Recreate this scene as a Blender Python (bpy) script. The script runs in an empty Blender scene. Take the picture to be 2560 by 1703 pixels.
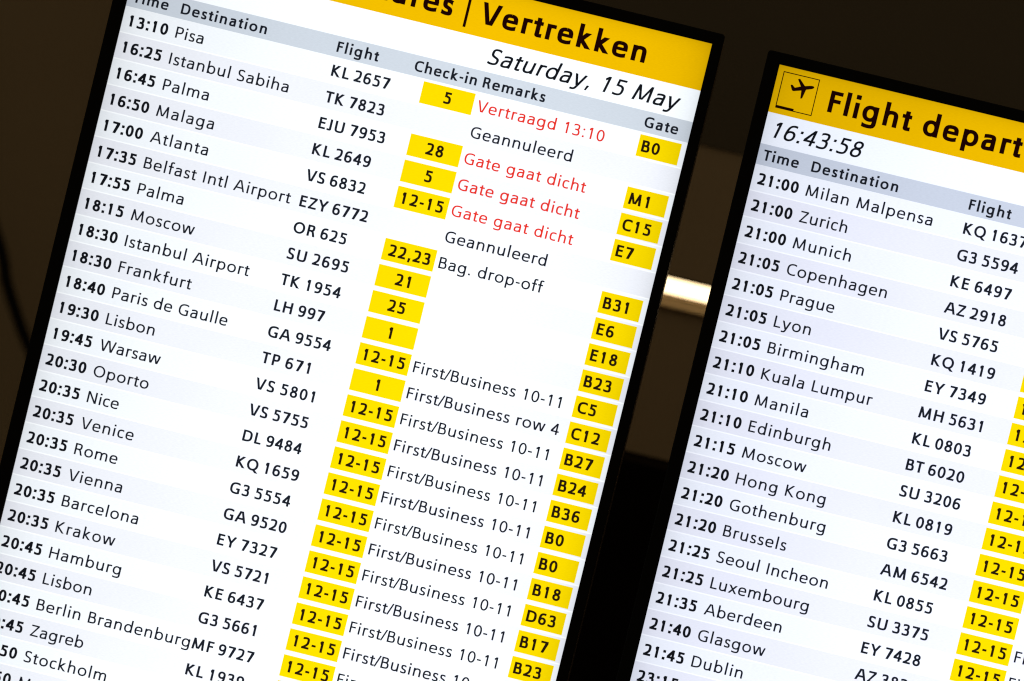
import bpy, math, random
from mathutils import Vector, Matrix
from mathutils.geometry import delaunay_2d_cdt

S = bpy.context.scene
C = bpy.data.collections.new("airport_hall"); S.collection.children.link(C)
P = 0.027                      # height of one flight row on a display, metres
Z0 = 2.60                      # height of the list's first line above the hall floor

# ------------------------------------------------------------------ camera
cam = bpy.data.cameras.new("camera"); co = bpy.data.objects.new("camera", cam); C.objects.link(co)
def b2w(x, y, z): return Vector((x, z, -y))          # display frame (right, down, in) to world
ax = b2w(0.9702938, -0.2376842, 0.0451241)
ay = -b2w(0.2386234, 0.9709697, -0.0166348)
az = -b2w(-0.0398603, 0.0269083, 0.9988429)
CAM = b2w(0.68622, 0.08086, -5.71196) + Vector((0, 0, Z0))
co.matrix_world = Matrix(((ax.x, ay.x, az.x, CAM.x), (ax.y, ay.y, az.y, CAM.y), (ax.z, ay.z, az.z, CAM.z), (0, 0, 0, 1)))
cam.lens = 200; cam.sensor_width = 36; cam.sensor_fit = 'HORIZONTAL'
cam.clip_start = 0.1; cam.clip_end = 200
cam.dof.use_dof = True; cam.dof.focus_distance = 5.71; cam.dof.aperture_fstop = 4
S.camera = co

S.cycles.pixel_filter_type = 'BLACKMAN_HARRIS'; S.cycles.filter_width = 1.2

# ------------------------------------------------------------------ light
w = bpy.data.worlds.new("World"); S.world = w; w.use_nodes = True
bg = w.node_tree.nodes['Background']
bg.inputs[0].default_value = (1.0, 0.80, 0.52, 1); bg.inputs[1].default_value = 0.105
S.view_settings.view_transform = 'Standard'; S.view_settings.look = 'None'
S.view_settings.exposure = 0; S.view_settings.gamma = 1

# ------------------------------------------------------------------ materials
def lin(c):
    return tuple(((v/255)/12.92 if v <= 10 else ((v/255+.055)/1.055)**2.4) for v in c)
def principled(name, col, rough=.5, spec=.5, bump=0, bscale=400, metal=0, vary=0, vscale=3):
    m = bpy.data.materials.new(name); m.use_nodes = True; nt = m.node_tree
    b = nt.nodes['Principled BSDF']
    b.inputs['Base Color'].default_value = (*col, 1); b.inputs['Roughness'].default_value = rough
    b.inputs['Specular IOR Level'].default_value = spec; b.inputs['Metallic'].default_value = metal
    tc = nt.nodes.new('ShaderNodeTexCoord')
    if vary:
        n = nt.nodes.new('ShaderNodeTexNoise'); n.inputs['Scale'].default_value = vscale; n.inputs['Detail'].default_value = 5
        nt.links.new(tc.outputs['Object'], n.inputs['Vector'])
        mr = nt.nodes.new('ShaderNodeMapRange'); mr.inputs[1].default_value = .3; mr.inputs[2].default_value = .7
        mr.inputs[3].default_value = 1-vary; mr.inputs[4].default_value = 1+vary
        nt.links.new(n.outputs[0], mr.inputs[0])
        mx = nt.nodes.new('ShaderNodeVectorMath'); mx.operation = 'SCALE'; mx.inputs[0].default_value = col
        nt.links.new(mr.outputs[0], mx.inputs['Scale']); nt.links.new(mx.outputs[0], b.inputs['Base Color'])
    if bump:
        n2 = nt.nodes.new('ShaderNodeTexNoise'); n2.inputs['Scale'].default_value = bscale; n2.inputs['Detail'].default_value = 3
        nt.links.new(tc.outputs['Object'], n2.inputs['Vector'])
        bp = nt.nodes.new('ShaderNodeBump'); bp.inputs['Strength'].default_value = bump; bp.inputs['Distance'].default_value = .001
        nt.links.new(n2.outputs[0], bp.inputs['Height']); nt.links.new(bp.outputs[0], b.inputs['Normal'])
    return m
def emitter(name, col, strength):
    m = bpy.data.materials.new(name); m.use_nodes = True; nt = m.node_tree; nt.nodes.clear()
    e = nt.nodes.new('ShaderNodeEmission'); o = nt.nodes.new('ShaderNodeOutputMaterial')
    e.inputs[0].default_value = (*col, 1); e.inputs[1].default_value = strength
    nt.links.new(e.outputs[0], o.inputs[0]); return m

WU, TOP = 21.577, -3.782           # screen width and top edge, in rows
HU = WU*16/9                       # portrait 9:16 panel
BOT = TOP+HU
def backlight_group():
    """brightness of the LCD backlight over the panel: weaker towards the rim, fine pixel-line grain"""
    g = bpy.data.node_groups.new("backlight", 'ShaderNodeTree')
    g.interface.new_socket("Vector", in_out='INPUT', socket_type='NodeSocketVector')
    g.interface.new_socket("Factor", in_out='OUTPUT', socket_type='NodeSocketFloat')
    N = g.nodes; L = g.links
    gi = N.new('NodeGroupInput'); go = N.new('NodeGroupOutput'); sx = N.new('ShaderNodeSeparateXYZ')
    L.new(gi.outputs[0], sx.inputs[0])
    def ramp(src, a, b, pts):
        mr = N.new('ShaderNodeMapRange'); mr.inputs[1].default_value = a; mr.inputs[2].default_value = b
        L.new(src, mr.inputs[0]); fc = N.new('ShaderNodeFloatCurve'); cu = fc.mapping.curves[0]
        cu.points[0].location = (pts[0][0], pts[0][1]/2); cu.points[-1].location = (pts[-1][0], pts[-1][1]/2)
        for p in pts[1:-1]: cu.points.new(p[0], p[1]/2)
        fc.mapping.update(); L.new(mr.outputs[0], fc.inputs['Value'])
        m2 = N.new('ShaderNodeMath'); m2.operation = 'MULTIPLY'; m2.inputs[1].default_value = 2
        L.new(fc.outputs[0], m2.inputs[0]); return m2.outputs[0]
    a = ramp(sx.outputs[0], 0, WU*P, [(0, .76), (.012, .83), (.04, .91), (.11, .98), (.28, 1.08), (.5, 1.15), (.85, 1.15), (.945, 1.09), (.975, 1.01), (.992, .92), (1, .82)])
    b = ramp(sx.outputs[2], -TOP*P, -BOT*P, [(0, .80), (.006, .91), (.02, .97), (.08, 1.0), (.3, 1.04), (.6, 1.06), (.97, 1.03), (1, .82)])
    mp = N.new('ShaderNodeVectorMath'); mp.operation = 'MULTIPLY'; mp.inputs[1].default_value = (260, 1, 1500)
    L.new(gi.outputs[0], mp.inputs[0])
    n = N.new('ShaderNodeTexNoise'); n.inputs['Scale'].default_value = 1; n.inputs['Detail'].default_value = 2
    L.new(mp.outputs[0], n.inputs['Vector'])
    mp2 = N.new('ShaderNodeVectorMath'); mp2.operation = 'SCALE'; mp2.inputs['Scale'].default_value = 9
    L.new(gi.outputs[0], mp2.inputs[0])
    n3 = N.new('ShaderNodeTexNoise'); n3.inputs['Scale'].default_value = 1; n3.inputs['Detail'].default_value = 3
    L.new(mp2.outputs[0], n3.inputs['Vector'])
    mr = N.new('ShaderNodeMapRange'); mr.inputs[1].default_value = .3; mr.inputs[2].default_value = .7; mr.inputs[3].default_value = .965; mr.inputs[4].default_value = 1.035
    L.new(n.outputs[0], mr.inputs[0])
    mr3 = N.new('ShaderNodeMapRange'); mr3.inputs[1].default_value = .3; mr3.inputs[2].default_value = .7; mr3.inputs[3].default_value = .98; mr3.inputs[4].default_value = 1.02
    L.new(n3.outputs[0], mr3.inputs[0])
    out = a
    for s in (b, mr.outputs[0], mr3.outputs[0]):
        m = N.new('ShaderNodeMath'); m.operation = 'MULTIPLY'; L.new(out, m.inputs[0]); L.new(s, m.inputs[1]); out = m.outputs[0]
    L.new(out, go.inputs[0]); return g
BL = backlight_group()
def lcd(name, col, root):
    """a lit area of the LCD, colour times the backlight at its place on the panel"""
    m = bpy.data.materials.new(name); m.use_nodes = True; nt = m.node_tree; nt.nodes.clear()
    tc = nt.nodes.new('ShaderNodeTexCoord'); tc.object = root
    gr = nt.nodes.new('ShaderNodeGroup'); gr.node_tree = BL
    e = nt.nodes.new('ShaderNodeEmission'); o = nt.nodes.new('ShaderNodeOutputMaterial')
    e.inputs[0].default_value = (*col, 1)
    nt.links.new(tc.outputs['Object'], gr.inputs[0]); nt.links.new(gr.outputs[0], e.inputs[1]); nt.links.new(e.outputs[0], o.inputs[0])
    return m

# ------------------------------------------------------------------ objects
def mesh(name, verts, faces, mat, parent=None, smooth=False):
    me = bpy.data.meshes.new(name); me.from_pydata(verts, [], faces); me.update()
    if mat: me.materials.append(mat)
    if smooth:
        for p in me.polygons: p.use_smooth = True
    o = bpy.data.objects.new(name, me); C.objects.link(o); o.parent = parent
    return o
def box_geo(x0, x1, y0, y1, z0, z1):
    v = [(x, y, z) for x in (x0, x1) for y in (y0, y1) for z in (z0, z1)]
    f = [(0, 1, 3, 2), (4, 6, 7, 5), (0, 4, 5, 1), (2, 3, 7, 6), (0, 2, 6, 4), (1, 5, 7, 3)]
    return v, f
def box(name, x0, x1, y0, y1, z0, z1, mat, parent=None, bevel=0):
    v, f = box_geo(x0, x1, y0, y1, z0, z1)
    o = mesh(name, v, f, mat, parent)
    if bevel:
        b = o.modifiers.new("bevel", 'BEVEL'); b.width = bevel; b.segments = 3; b.limit_method = 'ANGLE'
    return o

# ------------------------------------------------------------------ lettering: a humanist sans drawn from strokes
# design units: cap height 698, x height 506; w = stem width, h = thickness of horizontals
X, CAP, ASC, DSC = 506, 698, 766, -205
def bez(p, n=7):
    r = []
    for i in range(n+1):
        t = i/n; u = 1-t
        r.append((u**3*p[0][0]+3*u*u*t*p[1][0]+3*u*t*t*p[2][0]+t**3*p[3][0], u**3*p[0][1]+3*u*u*t*p[1][1]+3*u*t*t*p[2][1]+t**3*p[3][1]))
    return r
def path(p0, *segs):
    """segs: 2 numbers = straight to, 6 numbers = cubic to"""
    pts = [p0]
    for s in segs:
        if len(s) == 2: pts.append((s[0], s[1]))
        else: pts += bez([pts[-1], (s[0], s[1]), (s[2], s[3]), (s[4], s[5])])[1:]
    return pts
def sell(cx, cy, rx, ry, a0, a1, n=28, e=2.25):
    r = []
    for i in range(n+1):
        a = math.radians(a0+(a1-a0)*i/n); c, s = math.cos(a), math.sin(a)
        r.append((cx+rx*math.copysign(abs(c)**(2/e), c), cy+ry*math.copysign(abs(s)**(2/e), s)))
    return r
def stroke(pts, w, h, closed=False, c0=None, c1=None):
    """quads of a stroke swept with an elliptical pen; c0/c1 = 'v'/'h' cuts the end vertical/horizontal"""
    q = [pts[0]]
    for p in pts[1:]:
        if math.dist(p, q[-1]) > .5: q.append(p)
    pts = q
    if closed and math.dist(pts[0], pts[-1]) < .5: pts.pop()
    n = len(pts); L = []; R = []
    for i in range(n):
        a = pts[i-1] if (i or closed) else pts[i]; b = pts[(i+1) % n] if (i < n-1 or closed) else pts[i]
        dx, dy = b[0]-a[0], b[1]-a[1]; d = math.hypot(dx, dy); nx, ny = -dy/d, dx/d
        k = math.sqrt((w/2*nx)**2+(h/2*ny)**2); ox, oy = (w/2)**2*nx/k, (h/2)**2*ny/k
        if i in (0, n-1) and not closed:
            ln = ox*nx+oy*ny; ox, oy = nx*ln, ny*ln
            c = c0 if i == 0 else c1; tx, ty = dx/d, dy/d
            if c == 'v' and abs(tx) > .2: s = -ox/tx; ox += tx*s; oy += ty*s
            if c == 'h' and abs(ty) > .2: s = -oy/ty; ox += tx*s; oy += ty*s
        L.append((pts[i][0]+ox, pts[i][1]+oy)); R.append((pts[i][0]-ox, pts[i][1]-oy))
    return [[R[i], R[(i+1) % n], L[(i+1) % n], L[i]] for i in range(n if closed else n-1)]
def rect(x0, y0, x1, y1): return [[(x0, y0), (x1, y0), (x1, y1), (x0, y1)]]
def diag(x0, y0, x1, y1, t):
    """slanting bar with level ends, x given at the bar's middle"""
    k = t/2*math.hypot(x1-x0, y1-y0)/abs(y1-y0)
    if y1 < y0: x0, y0, x1, y1 = x1, y1, x0, y0
    return [[(x0-k, y0), (x0+k, y0), (x1+k, y1), (x1-k, y1)]]
def ring(x0, y0, x1, y1, w, h, e=2.2):
    return stroke(sell((x0+x1)/2, (y0+y1)/2, (x1-x0)/2-w/2, (y1-y0)/2-h/2, 0, 360, 32, e), w, h, closed=True)

def G_(c, w):
    h = w*.86; W = w/2; H = h/2; d = w*.96; o = 10
    s = lambda p, **k: stroke(p, w, h, **k)
    if c == ' ': return 278, []
    if c == '\u2009': return 190, []
    if c == '0': return 556, ring(40, -o, 516, CAP+o, w, h, 2.15)
    if c == '1': return 556, rect(352-w, 0, 352, CAP)+[[(352-w*.5, CAP), (352-w, CAP), (128, CAP-105), (128+w*.42, CAP-105-h*1.05), (352-w*.5, CAP-h*1.1)]]
    if c == '2': return 556, s(path((66, CAP-55-H*.3), (110, CAP-20-H, 170, CAP+o-H, 230, CAP+o-H), (370, CAP+o-H, 478-W, CAP-70, 478-W, 515), (478-W, 400, 400, 315, 330, 245), (250, 160, 150, 80, 112, h*.6)), c0='v')+rect(50, 0, 500, h)+rect(50, 0, 50+w*1.3, h)
    if c == '3': return 556, s(path((80, CAP-38-H), (125, CAP-8-H, 180, CAP+o-H, 240, CAP+o-H), (370, CAP+o-H, 462-W, CAP-60, 462-W, 530), (462-W, 430, 370, 373, 270, 370), (180, 370)), c0='v')+s(path((180, 370), (270, 370), (390, 367, 492-W, 305, 492-W, 192), (492-W, 70, 385, H-o, 235, H-o), (170, H-o, 105, H+2, 58, H+26)), c1='v')
    if c == '4': return 556, rect(375-W, 0, 375+W, CAP)+rect(25, 155, 525, 155+h)+[[(25, 155), (25+w*1.15, 155+h*.6), (375, CAP-w*.9), (375+W, CAP), (375-W*.9, CAP), (25, 155+h*1.1)]]
    if c == '5': return 556, rect(100, CAP-h, 470, CAP)+rect(100, 390, 100+w*.94, CAP)+s(path((100+W, 395), (150, 420, 190, 425, 230, 425), (370, 425, 490-W, 350, 490-W, 220), (490-W, 75, 380, H-o, 230, H-o), (165, H-o, 110, H+2, 68, H+22)), c1='v')
    if c == '6': return 556, ring(45, -o, 515, 448, w, h)+s(path((455, CAP-12-H), (420, CAP+5-H, 380, CAP+o-H, 345, CAP+o-H), (150, CAP+o-H, 45+W, 540, 45+W, 230)), c0='v')
    if c == '9':
        a, q = G_('6', w); return 556, [[(560-x, CAP-y) for x, y in f] for f in q]
    if c == '7': return 556, rect(55, CAP-h, 505, CAP)+[[(148, 0), (148+w*1.12, 0), (505, CAP-h*1.1), (505, CAP-h*.5), (505-w*1.15, CAP-h*.5)]]
    if c == '8': return 556, ring(48, -o, 508, 378+H*.6, w, h)+ring(75, 372-H*.6, 481, CAP+o, w*.97, h)
    if c == ':': return 278, rect(139-W*1.08, 0, 139+W*1.08, w*1.05)+rect(139-W*1.08, 425, 139+W*1.08, 425+w*1.05)
    if c == '.': return 278, rect(139-W*1.08, 0, 139+W*1.08, w*1.05)
    if c == ',': return 278, [[(70, -115), (70+w*.75, -115), (150+w*.62, w*1.0), (150-w*.45, w*1.0)]]
    if c == '-': return 333, rect(42, 222, 291, 222+h)
    if c == '/': return 262, diag(8, -14, 275, CAP+14, d*.92)
    if c == '|': return 260, rect(130-W*.72, -230, 130+W*.72, CAP+180)
    if c == 'A': return 700, diag(12+W, 0, 350-W*.55, CAP, d)+diag(688-W, 0, 350+W*.55, CAP, d)+rect(150, 178, 550, 178+h)
    if c == 'B': return 592, rect(80, 0, 80+w, CAP)+s(path((80+W, CAP-H), (270, CAP-H), (400, CAP-H, 500-W, CAP-50, 500-W, 535), (500-W, 420, 400, 373, 290, 373), (80+W, 373)))+s(path((80+W, 373), (290, 373), (440, 373, 552-W, 320, 552-W, 195), (552-W, 60, 430, H, 280, H), (80+W, H)))
    if c == 'C': return 611, s(path((575, CAP-35-H), (520, CAP-8-H, 470, CAP+o-H, 405, CAP+o-H), (190, CAP+o-H, 45+W, 560, 45+W, 345), (45+W, 140, 185, H-o, 400, H-o), (465, H-o, 525, H+2, 575, H+24)), c0='v', c1='v')
    if c == 'D': return 700, rect(80, 0, 80+w, CAP)+s(path((80+W, CAP-H), (280, CAP-H), (520, CAP-H, 655-W, 560, 655-W, 350), (655-W, 130, 510, H, 270, H), (80+W, H)))
    if c == 'E': return 545, rect(80, 0, 80+w, CAP)+rect(80, CAP-h, 480, CAP)+rect(80, 318, 455, 318+h)+rect(80, 0, 490, h)
    if c == 'F': return 488, rect(80, 0, 80+w, CAP)+rect(80, CAP-h, 462, CAP)+rect(80, 315, 430, 315+h)
    if c == 'G': return 700, s(path((612, CAP-42-H), (550, CAP-8-H, 490, CAP+o-H, 415, CAP+o-H), (190, CAP+o-H, 45+W, 560, 45+W, 345), (45+W, 140, 190, H-o, 420, H-o), (500, H-o, 570, H+8, 630-W*.4, H+38)), c0='v')+rect(630-w, 35, 630, 362)+rect(410, 362-h, 630, 362)
    if c == 'H': return 715, rect(80, 0, 80+w, CAP)+rect(635-w, 0, 635, CAP)+rect(80, 322, 635, 322+h)
    if c == 'I': return 278, rect(139-W, 0, 139+W, CAP)
    if c == 'J': return 370, s(path((292-W, CAP), (292-W, 180), (292-W, 60, 240, H-o, 135, H-o), (90, H-o, 55, H-4, 22, H+6)), c1='v')
    if c == 'K': return 645, rect(80, 0, 80+w, CAP)+diag(160+w*.2, 345, 560-W, CAP, d)+diag(160+w*.2, 385, 610-W, 0, d)
    if c == 'L': return 500, rect(80, 0, 80+w, CAP)+rect(80, 0, 480, h)
    if c == 'M': return 870, diag(70+W, 0, 128+W, CAP, w)+diag(800-W, 0, 742-W, CAP, w)+diag(150+W*.5, CAP, 435-W*.4, 60, d*.95)+diag(720-W*.5, CAP, 435+W*.4, 60, d*.95)+rect(435-W*.9, 60, 435+W*.9, 62)
    if c == 'N': return 722, rect(80, 0, 80+w, CAP)+rect(642-w, 0, 642, CAP)+diag(80+W*1.1, CAP, 642-W*1.1, 0, d)
    if c == 'O': return 770, ring(42, -o, 728, CAP+o, w, h, 2.1)
    if c == 'Q': return 770, ring(42, -o, 728, CAP+o, w, h, 2.1)+diag(470, 60, 680, -130, d)
    if c == 'P': return 560, rect(80, 0, 80+w, CAP)+s(path((80+W, CAP-H), (270, CAP-H), (430, CAP-H, 525-W, CAP-70, 525-W, 500), (525-W, 370, 430, 308, 270, 308), (80+W, 308)))
    if c == 'R': return 610, rect(80, 0, 80+w, CAP)+s(path((80+W, CAP-H), (270, CAP-H), (420, CAP-H, 515-W, CAP-55, 515-W, 520), (515-W, 400, 420, 342, 280, 342), (80+W, 342)))+s(path((270, 342), (380, 342, 410, 290, 440, 210), (570-W, -5)), c1='h')
    if c == 'S': return 520, s(path((440, CAP-42-H), (390, CAP-12-H, 340, CAP+o-H, 290, CAP+o-H), (160, CAP+o-H, 62+W, CAP-55, 62+W, 530), (62+W, 415, 150, 380, 255, 340), (375, 295, 474-W, 275, 474-W, 175), (474-W, 55, 370, H-o, 235, H-o), (165, H-o, 105, H+4, 48, H+34)), c0='v', c1='v')
    if c == 'T': return 520, rect(260-W, 0, 260+W, CAP)+rect(18, CAP-h, 502, CAP)
    if c == 'U': return 715, s(path((78+W, CAP), (78+W, 280), (78+W, 90, 180, H-o, 357, H-o), (535, H-o, 637-W, 90, 637-W, 280), (637-W, CAP)))
    if c == 'V': return 640, diag(14+W, CAP, 320-W*.5, 0, d)+diag(626-W, CAP, 320+W*.5, 0, d)
    if c == 'W': return 980, diag(14+W, CAP, 265-W*.2, 0, d)+diag(490-W*.5, CAP, 265+W*.2, 0, d)+diag(490+W*.5, CAP, 715-W*.2, 0, d)+diag(966-W, CAP, 715+W*.2, 0, d)
    if c == 'Y': return 630, diag(12+W, CAP, 315, 290, d)+diag(618-W, CAP, 315, 290, d)+rect(315-W, 0, 315+W, 320)
    if c == 'Z': return 560, rect(50, CAP-h, 515, CAP)+rect(38, 0, 520, h)+[[(38, h*.5), (38, 0), (38+w*.6, 0), (515, CAP-h*1.0), (515, CAP), (515-w*.6, CAP)]]
    if c == 'a': return 540, s(path((88, X-42-H*.6), (140, X-8-H, 195, X+o-H, 258, X+o-H), (390, X+o-H, 466-W, X-50, 466-W, X-180), (466-W, 0)), c0='v')+s(path((466-W, 298), (340, 298), (180, 298, 50+W, 265, 50+W, 142), (50+W, 50, 120, H-o, 215, H-o), (340, H-o, 466-W, 60, 466-W, 200)))
    if c == 'b': return 600, rect(74, 0, 74+w, ASC)+ring(74, -o, 560, X+o, w, h)
    if c == 'c': return 455, s(path((412, X-22-H), (375, X-2-H, 335, X+o-H, 290, X+o-H), (130, X+o-H, 40+W, 400, 40+W, 250), (40+W, 100, 130, H-o, 288, H-o), (335, H-o, 375, H+2, 412, H+16)), c0='v', c1='v')
    if c == 'd': return 600, rect(526-w, 0, 526, ASC)+ring(40, -o, 526, X+o, w, h)
    if c == 'e': return 555, s(path((40+W, 235), (514-W, 235), (520-W, 400, 430, X+o-H, 290, X+o-H), (140, X+o-H, 40+W, 400, 40+W, 248), (40+W, 90, 140, H-o, 310, H-o), (375, H-o, 430, H+6, 480, H+30)), c1='v')[8:]+rect(40+W, 235-H*.3, 514-W, 235+h*.7)+s(path((514-W, 235-H*.3), (520-W, 390, 440, X+o-H, 290, X+o-H)), c0='h')
    if c == 'f': return 335, rect(100, 0, 100+w, 600)+s(path((100+W, 590), (100+W, 700, 150, ASC+6-H, 260, ASC+6-H), (290, ASC+6-H, 315, ASC+2-H, 335, ASC-4-H)), c1='v')+rect(14, X-h, 312, X)
    if c == 'g': return 600, ring(40, -2, 526, X+o, w, h)+s(path((526-W, X), (526-W, 20), (526-W, -120, 440, DSC-8+H, 270, DSC-8+H), (200, DSC-8+H, 135, DSC+2+H, 88, DSC+26+H)), c1='v')
    if c == 'h': return 590, rect(74, 0, 74+w, ASC)+arch(74+W, 520-W, w, h)
    if c == 'i': return 260, rect(130-W, 0, 130+W, X)+rect(130-W*1.08, 610, 130+W*1.08, 610+w*1.02)
    if c == 'k': return 545, rect(74, 0, 74+w, ASC)+diag(150+w*.2, 245, 470-W, X, d)+diag(150+w*.2, 285, 520-W, 0, d)
    if c == 'l': return 268, rect(134-W, 0, 134+W, ASC)
    if c == 'm': return 880, rect(74, 0, 74+w, X)+arch(74+W, 442, w, h)+arch(442, 810-W, w, h)
    if c == 'n': return 590, rect(74, 0, 74+w, X)+arch(74+W, 520-W, w, h)
    if c == 'o': return 600, ring(40, -o, 560, X+o, w, h)
    if c == 'p': return 600, rect(74, DSC, 74+w, X)+ring(74, -o, 560, X+o, w, h)
    if c == 'r': return 372, rect(74, 0, 74+w, X)+s(path((74+W, X-220), (74+W, X-80, 160, X+4-H, 275, X+4-H), (365, X+2-H)), c1='v')
    if c == 's': return 412, s(path((350, X-34-H), (315, X-8-H, 275, X+o-H, 230, X+o-H), (125, X+o-H, 52+W, X-50, 52+W, X-132), (52+W, X-220, 140, X-232, 215, X-262), (300, X-296, 384-W, X-310, 384-W, 138), (384-W, 45, 300, H-o, 200, H-o), (145, H-o, 95, H+2, 48, H+28)), c0='v', c1='v')
    if c == 't': return 330, s(path((98+W, X+112), (98+W, 150), (98+W, 45, 140, H-6, 232, H-6), (262, H-6, 292, H-2, 318, H+6)), c1='v')+rect(14, X-h, 312, X)
    if c == 'u': return 590, [[(590-x, X-y) for x, y in f] for f in G_('n', w)[1]]
    if c == 'w': return 780, diag(12+W, X, 210-W*.2, 0, d)+diag(390-W*.4, X, 210+W*.2, 0, d)+diag(390+W*.4, X, 570-W*.2, 0, d)+diag(768-W, X, 570+W*.2, 0, d)
    if c == 'x': return 540, diag(20+W, 0, 515-W, X, d)+diag(25+W, X, 520-W, 0, d)
    if c == 'y': return 540, diag(12+W, X, 275-W*.2, 8, d)+s(path((528-W, X), (262, -55), (225, -150, 190, DSC+H, 110, DSC+H), (75, DSC+H, 50, DSC+H+4, 30, DSC+H+10)), c0='h', c1='v')
    raise KeyError(c)
def arch(x0, x1, w, h):
    H = h/2; m = (x0+x1)/2+18
    return stroke(path((x0, X-215), (x0+8, X-90, m-90, X+8-H, m, X+8-H), (m+95, X+8-H, x1, X-80, x1, X-215), (x1, 0)), w, h)

_gl = {}
def glyph(c, w):
    """triangulated union of the glyph's strokes"""
    k = (c, round(w))
    if k in _gl: return _gl[k]
    adv, polys = G_(c, w)
    if c.isalpha(): adv *= 1.035; polys = [[(x*1.035, y) for x, y in q] for q in polys]
    if not polys: _gl[k] = (adv, [], [], 0, adv); return _gl[k]
    V = []; F = []
    for q in polys:
        ar = sum(q[i][0]*q[(i+1) % len(q)][1]-q[(i+1) % len(q)][0]*q[i][1] for i in range(len(q)))
        if abs(ar) < 2: continue
        if ar < 0: q = q[::-1]
        F.append(list(range(len(V), len(V)+len(q)))); V += [Vector((x+.0013*(len(F) % 7), y)) for x, y in q]
    r = delaunay_2d_cdt(V, [], F, 0, 0.02)
    vs = [(v.x, v.y) for v in r[0]]; xs = [v[0] for v in vs]
    Q = []
    for f in F:
        q = [V[i] for i in f]
        Q.append((min(p.x for p in q), max(p.x for p in q), min(p.y for p in q), max(p.y for p in q), q))
    def inside(px, py):
        for a, b, c_, d, q in Q:
            if a <= px <= b and c_ <= py <= d:
                ins = False; m = len(q); j = m-1
                for i in range(m):
                    if (q[i].y > py) != (q[j].y > py) and px < (q[j].x-q[i].x)*(py-q[i].y)/(q[j].y-q[i].y)+q[i].x: ins = not ins
                    j = i
                if ins: return True
        return False
    fs = []
    for f in r[2]:
        cx_ = sum(vs[i][0] for i in f)/len(f); cy_ = sum(vs[i][1] for i in f)/len(f)
        if inside(cx_, cy_): fs.append(tuple(f))
    _gl[k] = (adv, vs, fs, min(xs), max(xs)); return _gl[k]
def layout(text, w, track):
    x = 0; out = []; lo = None; hi = 0
    for c in text:
        adv, vs, fs, a, b = glyph(c, w)
        if fs:
            if lo is None: lo = x+a
            hi = x+b
        out.append((x, vs, fs)); x += adv+track
    return out, lo, hi
def lettering(name, text, cap, x, base, w, mat, parent, off, left=None, right=None, centre=None, track=0, slant=0):
    """flat lettering on the panel. positions in rows; left = ink starts here, right = ink ends here"""
    k = cap/CAP
    if left is not None and right is not None:        # spread to the width it has
        o, lo, hi = layout(text, w, 0); track = ((right-left)/k-(hi-lo))/max(1, len(text)-1)
    o, lo, hi = layout(text, w, track)
    x0 = (left-lo*k) if left is not None else (right-hi*k if right is not None else centre-(lo+hi)/2*k)
    V = []; F = []
    for gx, vs, fs in o:
        n = len(V); V += [((x0+(gx+a+slant*b)*k)*P, -off, (-base+b*k)*P) for a, b in vs]
        F += [tuple(i+n for i in f) for f in fs]
    return mesh(name, V, F, mat, parent)
def panel(name, x0, x1, y0, y1, off, mat, parent):
    return mesh(name, [(x0*P, -off, -y1*P), (x1*P, -off, -y1*P), (x1*P, -off, -y0*P), (x0*P, -off, -y0*P)], [(0, 1, 2, 3)], mat, parent)

# ------------------------------------------------------------------ the hall behind
def behind(Xr, Yr, z):
    """point z metres behind the displays that lies on the sight line over panel position (Xr, Yr) rows"""
    k = 1+z/5.712; x = 0.68622+(Xr*P-0.68622)*k; y = 0.08086+(Yr*P-0.08086)*k
    return x, Z0-y
def struct(o): o['kind'] = 'structure'; return o
wall_m = principled("brown_wall_paint", (.56, .42, .25), .75, .15, bump=.25, bscale=350, vary=.06, vscale=2)
upper_m = principled("dark_brown_upper_wall", (.165, .135, .092), .75, .15, bump=.25, bscale=350, vary=.06, vscale=2)  # upper wall, a darker brown than the bulkhead below
void_m = principled("painted_hall_darkness", (.016, .008, .006), .9, .05, vary=.1)  # near-black colour stands for the unlit depth of the hall
lip_m = principled("dark_bronze_edge", (.045, .026, .015), .6, .2)
ZW, ZL = .80, 1.50
xl, zbreak = behind(-60, -.05, ZW); xr, _ = behind(80, 0, ZW)
_, zlt = behind(22, 4.93, ZW); _, zlb = behind(22, 5.68, ZW); _, zpb = behind(22, 11.65, ZW); _, zlip = behind(22, 12.0, ZW)
xmid, _ = behind(8, 0, ZW)
xla, _ = behind(16.5, 0, ZW); xlb, _ = behind(28, 0, ZW)
YW = ZW
left_m = principled("olive_brown_wall_paint", (.47, .355, .21), .8, .12, bump=.25, bscale=350, vary=.08, vscale=1.2)
# left wall: full height; the upper wall has a darker brown, set slightly proud
def wall_box(name, x0, x1, z0, z1, y0, y1, m): return struct(box(name, x0, x1, y0, y1, z0, z1, m, None))
wall_box("wall_upper", xmid+.004, xr, zbreak+.0005, Z0+3.5, YW-.003, YW+.2, upper_m)
wall_box("wall_left", xl-.5, xmid+.3, 0.004, Z0+3.5, ZL, ZL+.1, left_m)
wall_box("wall_bulkhead_over_lamp", xmid+.004, xr, zlt, zbreak, YW, YW+.2, wall_m)
wall_box("wall_bulkhead_beside_lamp", xmid+.004, xla, zlb, zlt-.001, YW, YW+.2, wall_m)
wall_box("wall_bulkhead_beyond_lamp", xlb, xr, zlb, zlt-.001, YW, YW+.2, wall_m)
wall_box("wall_bulkhead_below_lamp", xmid+.004, xr, zpb, zlb-.001, YW, YW+.2, wall_m)
o = wall_box("bulkhead_edge", xmid+.004, xr, zlip, zpb-.002, YW+.004, YW+.19, lip_m)
wall_box("wall_back_passage", xl-.5, xr+.5, 0.004, Z0+3, YW+2.2, YW+2.3, void_m)
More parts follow.
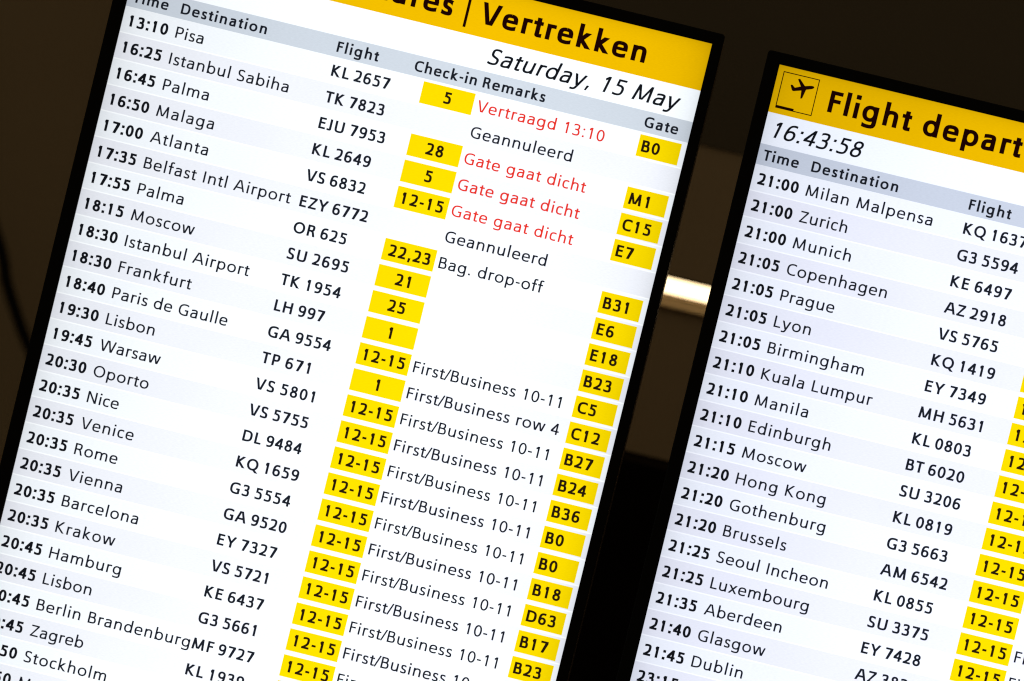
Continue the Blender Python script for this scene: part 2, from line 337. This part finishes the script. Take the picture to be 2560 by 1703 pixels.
struct(mesh("floor", [(-30, -30, 0), (30, -30, 0), (30, 30, 0), (-30, 30, 0)], [(0, 1, 2, 3)], principled("grey_terrazzo", (.14, .13, .12), .4, .4, vary=.2, vscale=20)))

# lamp set flush in the bulkhead, with a brass-coloured lip under it that catches its light
lamp = bpy.data.objects.new("recessed_strip_lamp", None); C.objects.link(lamp); lamp.location = (xla, YW, zlb)
lamp['label'] = "glowing warm white strip lamp set in the brown wall between the two displays"; lamp['category'] = "lamp"
LW = xlb-xla; LH = zlt-zlb
box("diffuser", 0.002, LW-.002, .001, .03, .002, LH-.003, emitter("lamp_glow", (1.0, .74, .41), 2.6), lamp)
lipv = []; prof = [(-.0004, -.0036), (-.0012, -.0036), (-.0075, -.0125), (-.0070, -.0136), (-.0004, -.0140)]
for x in (0, LW): lipv += [(x, a, b) for a, b in prof]
n = len(prof)
mesh("reflector_lip", lipv, [tuple(range(n))[::-1], tuple(range(n, 2*n))]+[(i, (i+1) % n, n+(i+1) % n, n+i) for i in range(n)],
     principled("brass_lip", (.80, .58, .30), .55, .4), lamp)

# hanging cable at the far left
zc = 1.42
cpts = [(-6.5, 2.0), (-4.7, 6.2), (-2.47, 9.83), (-1.95, 11.0), (-1.35, 12.02), (-.595, 13.14), (.6, 14.5), (2.3, 15.8), (4.8, 16.8), (8, 17.0)]
cp = [Vector((behind(a, b, zc)[0], zc, behind(a, b, zc)[1])) for a, b in cpts]
fine = []
for i in range(len(cp)-1):
    p0, p1, p2, p3 = cp[max(0, i-1)], cp[i], cp[i+1], cp[min(len(cp)-1, i+2)]
    for k in range(8):
        t = k/8; fine.append(.5*((2*p1)+(-p0+p2)*t+(2*p0-5*p1+4*p2-p3)*t*t+(-p0+3*p1-3*p2+p3)*t**3))
fine.append(cp[-1])
V = []; F = []; M = 10; r = .0075
for i, p in enumerate(fine):
    t = (fine[min(i+1, len(fine)-1)]-fine[max(i-1, 0)]).normalized(); a = t.cross(Vector((0, 1, 0))).normalized(); b = t.cross(a)
    for k in range(M):
        an = 2*math.pi*k/M; V.append(p+a*math.cos(an)*r+b*math.sin(an)*r)
for i in range(len(fine)-1):
    for k in range(M): F.append((i*M+k, i*M+(k+1) % M, (i+1)*M+(k+1) % M, (i+1)*M+k))
F += [tuple(range(M))[::-1], tuple(range(len(V)-M, len(V)))]
cab = mesh("cable", V, F, principled("black_cable_rubber", (.006, .004, .003), .6, .2), None, True)
cab['label'] = "dark drooping cable in front of the brown wall at the far left edge"; cab['category'] = "cable"

# ------------------------------------------------------------------ the displays
bezel_m = principled("black_bezel_plastic", (.0042, .0034, .0030), .55, .12)
case_m = principled("dark_brown_case_metal", (.22, .155, .09), .55, .25)
lipin_m = principled("bezel_inner_edge", (.05, .03, .015), .5, .3)
REG, TIM, FLT, HDR, TTL, DAT, CEL = 106, 156, 138, 138, 142, 106, 146

def display(label, loc, roty, tint, rows):
    root = bpy.data.objects.new("flight_information_display", None); C.objects.link(root)
    root.location = loc; root.rotation_euler = (0, roty, 0)
    root['label'] = label; root['category'] = "display"; root['group'] = "flight information displays side by side"
    t = lambda c: tuple(a*b for a, b in zip(c, tint))
    white = lcd("lcd_white", t((.935, .99, 1.04)), root); rowA = lcd("lcd_white_row", t((.89, .935, .985)), root)
    rowB = lcd("lcd_pale_blue_row", t((.83, .857, .925)), root); grey = lcd("lcd_grey_header", t((.58, .64, .715)), root)
    band = lcd("lcd_amber_band", (tint[0]**.5*.80, tint[1]**.5*.462, .0), root); cell = lcd("lcd_yellow_cell", (.875, .645, 0.0), root)
    ink = lcd("lcd_dark_ink", (.0095, .012, .019), root); ink2 = lcd("lcd_black_ink", (.006, .007, .010), root)
    inkc = lcd("lcd_brown_ink", (.016, .008, .003), root); inkt = lcd("lcd_title_ink", (.010, .0012, .0008), root)
    red = lcd("lcd_red_ink", (.70, .030, .018), root)
    # case and bezel
    bl, br, bt, bb = .525, .40, .445, .42
    x0, x1, z1, z0 = -bl*P, (WU+br)*P, -(TOP-bt)*P, -(BOT+bb)*P
    box("rear_case", x0+.001, x1-.0004, .010, .115, z0+.001, z1-.004, case_m, root, .002)
    # bezel ring: rounded outer corners, flat face 3 mm proud of the glass, inner edge falling back to it
    def rr(a0, a1, b0, b1, r, y, n=5):
        out = []
        for cx, cz, s in ((a1-r, b1-r, 0), (a0+r, b1-r, 90), (a0+r, b0+r, 180), (a1-r, b0+r, 270)):
            for i in range(n+1):
                a = math.radians(s+90*i/n); out.append((cx+r*math.cos(a), y, cz+r*math.sin(a)))
        return out
    ix0, ix1, iz1, iz0 = 0, WU*P, -TOP*P, -BOT*P
    loops = [rr(x0, x1, z0, z1, .0035, .010), rr(x0, x1, z0, z1, .0035, -.0022), rr(x0+.0008, x1-.0008, z0+.0008, z1-.0008, .003, -.003),
             rr(ix0, ix1, iz0, iz1, .0001, -.003)]
    V = [v for l in loops for v in l]; n = len(loops[0])
    F = [(j*n+i, j*n+(i+1) % n, (j+1)*n+(i+1) % n, (j+1)*n+i) for j in range(3) for i in range(n)]
    bz = mesh("bezel", V, F, bezel_m, root)
    l2 = [rr(ix0, ix1, iz0, iz1, .0001, -.0029), rr(ix0, ix1, iz0, iz1, .0001, .0004)]
    V = [v for l in l2 for v in l]
    mesh("bezel_inner_edge", V, [(i, (i+1) % n, n+(i+1) % n, n+i) for i in range(n)], lipin_m, bz)
    panel("screen", 0, WU, TOP, BOT, 0, lcd("lcd_row_gap", t((1.02, 1.06, 1.09)), root), root)
    # amber title band
    tb = panel("title_band", 0, WU, TOP, -1.989, .0003, band, root)
    O = .0007
    lettering("title_text", "Flight departures", .812, 0, -2.49, TTL, inkt, tb, O, left=2.108, right=11.90)
    panel("divider_bar", 12.400, 12.506, -3.55, -2.215, O, inkt, tb)
    lettering("title_text", "Vertrekken", .812, 0, -2.49, TTL, inkt, tb, O, left=12.97, right=19.294)
    icon(tb, inkt, O)
    # date line
    dl = panel("date_line", 0, WU, -1.989, -.790, .0003, white, root)
    lettering("clock_text", "16:43:58", .610, 0, -1.093, DAT, ink2, dl, O, left=.305, right=3.66, slant=.225)
    lettering("date_text", "Saturday, 15 May", .610, 0, -1.093, DAT, ink2, dl, O, left=13.60, right=20.86, slant=.225)
    # grey column header
    hb = panel("column_header", 0, WU, -.790, 0, .0003, grey, root)
    for s, a, b in (("Time", .205, 1.555), ("Destination", 2.05, 5.345), ("Flight", 8.046, 9.647), ("Check-in", 11.03, 13.41), ("Remarks", 13.65, 16.035), ("Gate", 19.836, 21.116)):
        lettering("column_heading", s, .398, 0, -.195, HDR, ink, hb, O, left=a, right=b)
    # rows
    for i in range(int(BOT)):
        y = i; y1 = min(i+.962, BOT)
        row = panel("flight_row", 0, WU, y+.008, y1, .0003, rowB if i % 2 else rowA, root)
        if i >= len(rows): continue
        tm, dest, fl, chk, rem, gate = rows[i]
        b = y+.722; cp = .428
        if tm:
            lettering("time_text", tm, cp, 0, b-.002, TIM, ink2, row, O, left=.258 if tm[0] == '1' else .222, track=25)
        if dest: lettering("destination_text", dest, cp, 0, b, REG, ink, row, O, left=2.058, right=DEST_END.get(dest), track=TR_REG)
        if fl: lettering("flight_number_text", fl.replace(" ", "\u2009"), cp, 0, b, FLT, ink, row, O, left=8.056, right=FLT_END.get(fl), track=TR_FLT)
        if chk:
            cl = panel("check_in_cell", 11.493, 13.483, y+.096, y+.919, .0005, cell, row)
            lettering("check_in_text", chk, .438, 0, b, CEL, inkc, row, O+.0002, centre=12.50, left=11.72 if len(chk) == 5 else None, right=13.302 if len(chk) == 5 else None, track=TR_CEL)
        if rem: lettering("remark_text", rem, cp, 0, b, REG, red if rem[0] in 'V' or rem.startswith('Gate ') else ink, row, O, left=13.645, right=REM_END.get(rem), track=TR_REM)
        if gate:
            panel("gate_cell", 19.797, 21.379, y+.096, y+.919, .0005, cell, row)
            lettering("gate_text", gate, .438, 0, b, CEL, inkc, row, O+.0002, left=19.945, track=TR_CEL)
    return root
DEST_END = {'Pisa': 3.122, 'Istanbul Sabiha': 6.64, 'Palma': 3.816, 'Malaga': 4.257, 'Atlanta': 4.275, 'Belfast Intl Airport': 7.696, 'Moscow': 4.482,
 'Istanbul Airport': 6.836, 'Frankfurt': 4.853, 'Paris de Gaulle': 6.483, 'Lisbon': 3.924, 'Warsaw': 4.392, 'Oporto': 4.178, 'Nice': 3.267, 'Rome': 3.705,
 'Vienna': 4.129, 'Barcelona': 4.992, 'Krakow': 4.341, 'Hamburg': 4.815, 'Berlin Brandenburg': 7.965, 'Zagreb': 4.091, 'Milan Malpensa': 6.867,
 'Zurich': 3.868, 'Munich': 4.25, 'Copenhagen': 5.864, 'Prague': 4.102, 'Birmingham': 5.714, 'Kuala Lumpur': 6.273, 'Manila': 4.075, 'Gothenburg': 5.696,
 'Seoul Incheon': 6.284, 'Luxembourg': 5.79, 'Dublin': 4.002, 'Aberdeen': 5.002, 'Glasgow': 4.615}
FLT_END = {'KL 2657': 10.272, 'TP 671': 9.901, 'VS 5801': 10.316, 'OR 625': 10.08, 'SU 2695': 10.403, 'TK 1954': 10.356, 'G3 5554': 10.373, 'EY 7327': 10.318, 'KE 6497': 10.334, 'EY 7349': 10.341}
TR_REG, TR_FLT, TR_CEL, TR_REM = 40, 24, 36, 28
REM_END = {'Vertraagd 13:10': 18.511, 'Geannuleerd': 17.525, 'Gate gaat dicht': 18.294, 'First/Business 10-11': 19.30, 'First/Business row 4': 19.477}
def icon(tb, m, O):
    y = lambda v: -v*P
    def poly(name, pts, off=O, par=tb):
        from mathutils import geometry
        tri = geometry.tessellate_polygon([[Vector((a, b, 0)) for a, b in pts]])
        return mesh(name, [(a*P, -off, -b*P) for a, b in pts], [tuple(t) for t in tri], m, par)
    a0, a1, b0, b1, t = .208, 1.592, -3.582, -2.195, .034
    o = [(a0, b0), (a1, b0), (a1, b1), (a0, b1)]; i_ = [(a0+t, b0+t), (a1-t, b0+t), (a1-t, b1-t), (a0+t, b1-t)]
    mesh("pictogram_frame", [(a*P, -O, -b*P) for a, b in o+i_], [(k, (k+1) % 4, 4+(k+1) % 4, 4+k) for k in range(4)], m, tb)
    poly("runway_bar", [(.232, -2.300), (.898, -2.300), (.898, -2.216), (.232, -2.216)], O+.0001)
    pl = [(1.450, -3.262), (1.435, -3.215), (1.390, -3.180), (1.345, -3.162), (1.172, -3.098), (1.105, -2.762), (1.075, -2.740), (1.038, -2.733),
          (1.008, -3.028), (.809, -2.967), (.740, -2.945), (.690, -2.945), (.655, -2.975), (.575, -3.130), (.583, -3.150), (.610, -3.160), (.650, -3.158), (.675, -3.135),
          (.748, -3.078), (.953, -3.172), (.800, -3.395), (.800, -3.415), (.825, -3.432), (.868, -3.440), (1.099, -3.222), (1.290, -3.278), (1.360, -3.290), (1.420, -3.285)]
    poly("aeroplane_pictogram", pl)

FB = "First/Business 10-11"
left_rows = [("13:10", "Pisa", "KL 2657", "5", "Vertraagd 13:10", "B0"), ("16:25", "Istanbul Sabiha", "TK 7823", "", "Geannuleerd", ""),
 ("16:45", "Palma", "EJU 7953", "28", "Gate gaat dicht", "M1"), ("16:50", "Malaga", "KL 2649", "5", "Gate gaat dicht", "C15"),
 ("17:00", "Atlanta", "VS 6832", "12-15", "Gate gaat dicht", "E7"), ("17:35", "Belfast Intl Airport", "EZY 6772", "", "Geannuleerd", ""),
 ("17:55", "Palma", "OR 625", "22,23", "Bag. drop-off", "B31"), ("18:15", "Moscow", "SU 2695", "21", "", "E6"),
 ("18:30", "Istanbul Airport", "TK 1954", "25", "", "E18"), ("18:30", "Frankfurt", "LH 997", "1", "", "B23"),
 ("18:40", "Paris de Gaulle", "GA 9554", "12-15", FB, "C5"), ("19:30", "Lisbon", "TP 671", "1", "First/Business row 4", "C12"),
 ("19:45", "Warsaw", "VS 5801", "12-15", FB, "B27"), ("20:30", "Oporto", "VS 5755", "12-15", FB, "B24"),
 ("20:35", "Nice", "DL 9484", "12-15", FB, "B36"), ("20:35", "Venice", "KQ 1659", "12-15", FB, "B0"),
 ("20:35", "Rome", "G3 5554", "12-15", FB, "B0"), ("20:35", "Vienna", "GA 9520", "12-15", FB, "B18"),
 ("20:35", "Barcelona", "EY 7327", "12-15", FB, "D63"), ("20:35", "Krakow", "VS 5721", "12-15", FB, "B17"),
 ("20:45", "Hamburg", "KE 6437", "12-15", FB, "B23"), ("20:45", "Lisbon", "G3 5661", "12-15", FB, ""),
 ("20:45", "Berlin Brandenburg", "MF 9727", "12-15", FB, ""), ("20:45", "Zagreb", "KL 1939", "12-15", "", ""),
 ("20:50", "Stockholm", "", "", "", ""), ("20:50", "M", "", "", "", "")]
C12 = "12-15"
right_rows = [("21:00", "Milan Malpensa", "KQ 1637", "", "", ""), ("21:00", "Zurich", "G3 5594", "", "", ""), ("21:00", "Munich", "KE 6497", "", "", ""),
 ("21:05", "Copenhagen", "AZ 2918", "", "", ""), ("21:05", "Prague", "VS 5765", "", "", ""), ("21:05", "Lyon", "KQ 1419", C12, "", ""),
 ("21:05", "Birmingham", "EY 7349", C12, "", ""), ("21:10", "Kuala Lumpur", "MH 5631", C12, "", ""), ("21:10", "Manila", "KL 0803", C12, "", ""),
 ("21:10", "Edinburgh", "BT 6020", C12, "", ""), ("21:15", "Moscow", "SU 3206", C12, "", ""), ("21:20", "Hong Kong", "KL 0819", C12, "", ""),
 ("21:20", "Gothenburg", "G3 5663", C12, "", ""), ("21:20", "Brussels", "AM 6542", C12, "", ""), ("21:25", "Seoul Incheon", "KL 0855", C12, "", ""),
 ("21:25", "Luxembourg", "SU 3375", C12, FB, ""), ("21:35", "Aberdeen", "EY 7428", C12, FB, ""), ("21:40", "Glasgow", "AZ 382", C12, FB, ""),
 ("21:45", "Dublin", "", "", "", ""), ("23:15", "", "", "", "", "")]
display("black-framed departures screen on the left, its list running from Pisa 13:10 downwards", (0, 0, Z0), 0, (1, 1, 1), left_rows)
display("black-framed departures screen on the right, its list starting with Milan Malpensa 21:00", (.65359, -.00495, Z0-.00418), -.00299, (.955, .955, 1.03), right_rows)
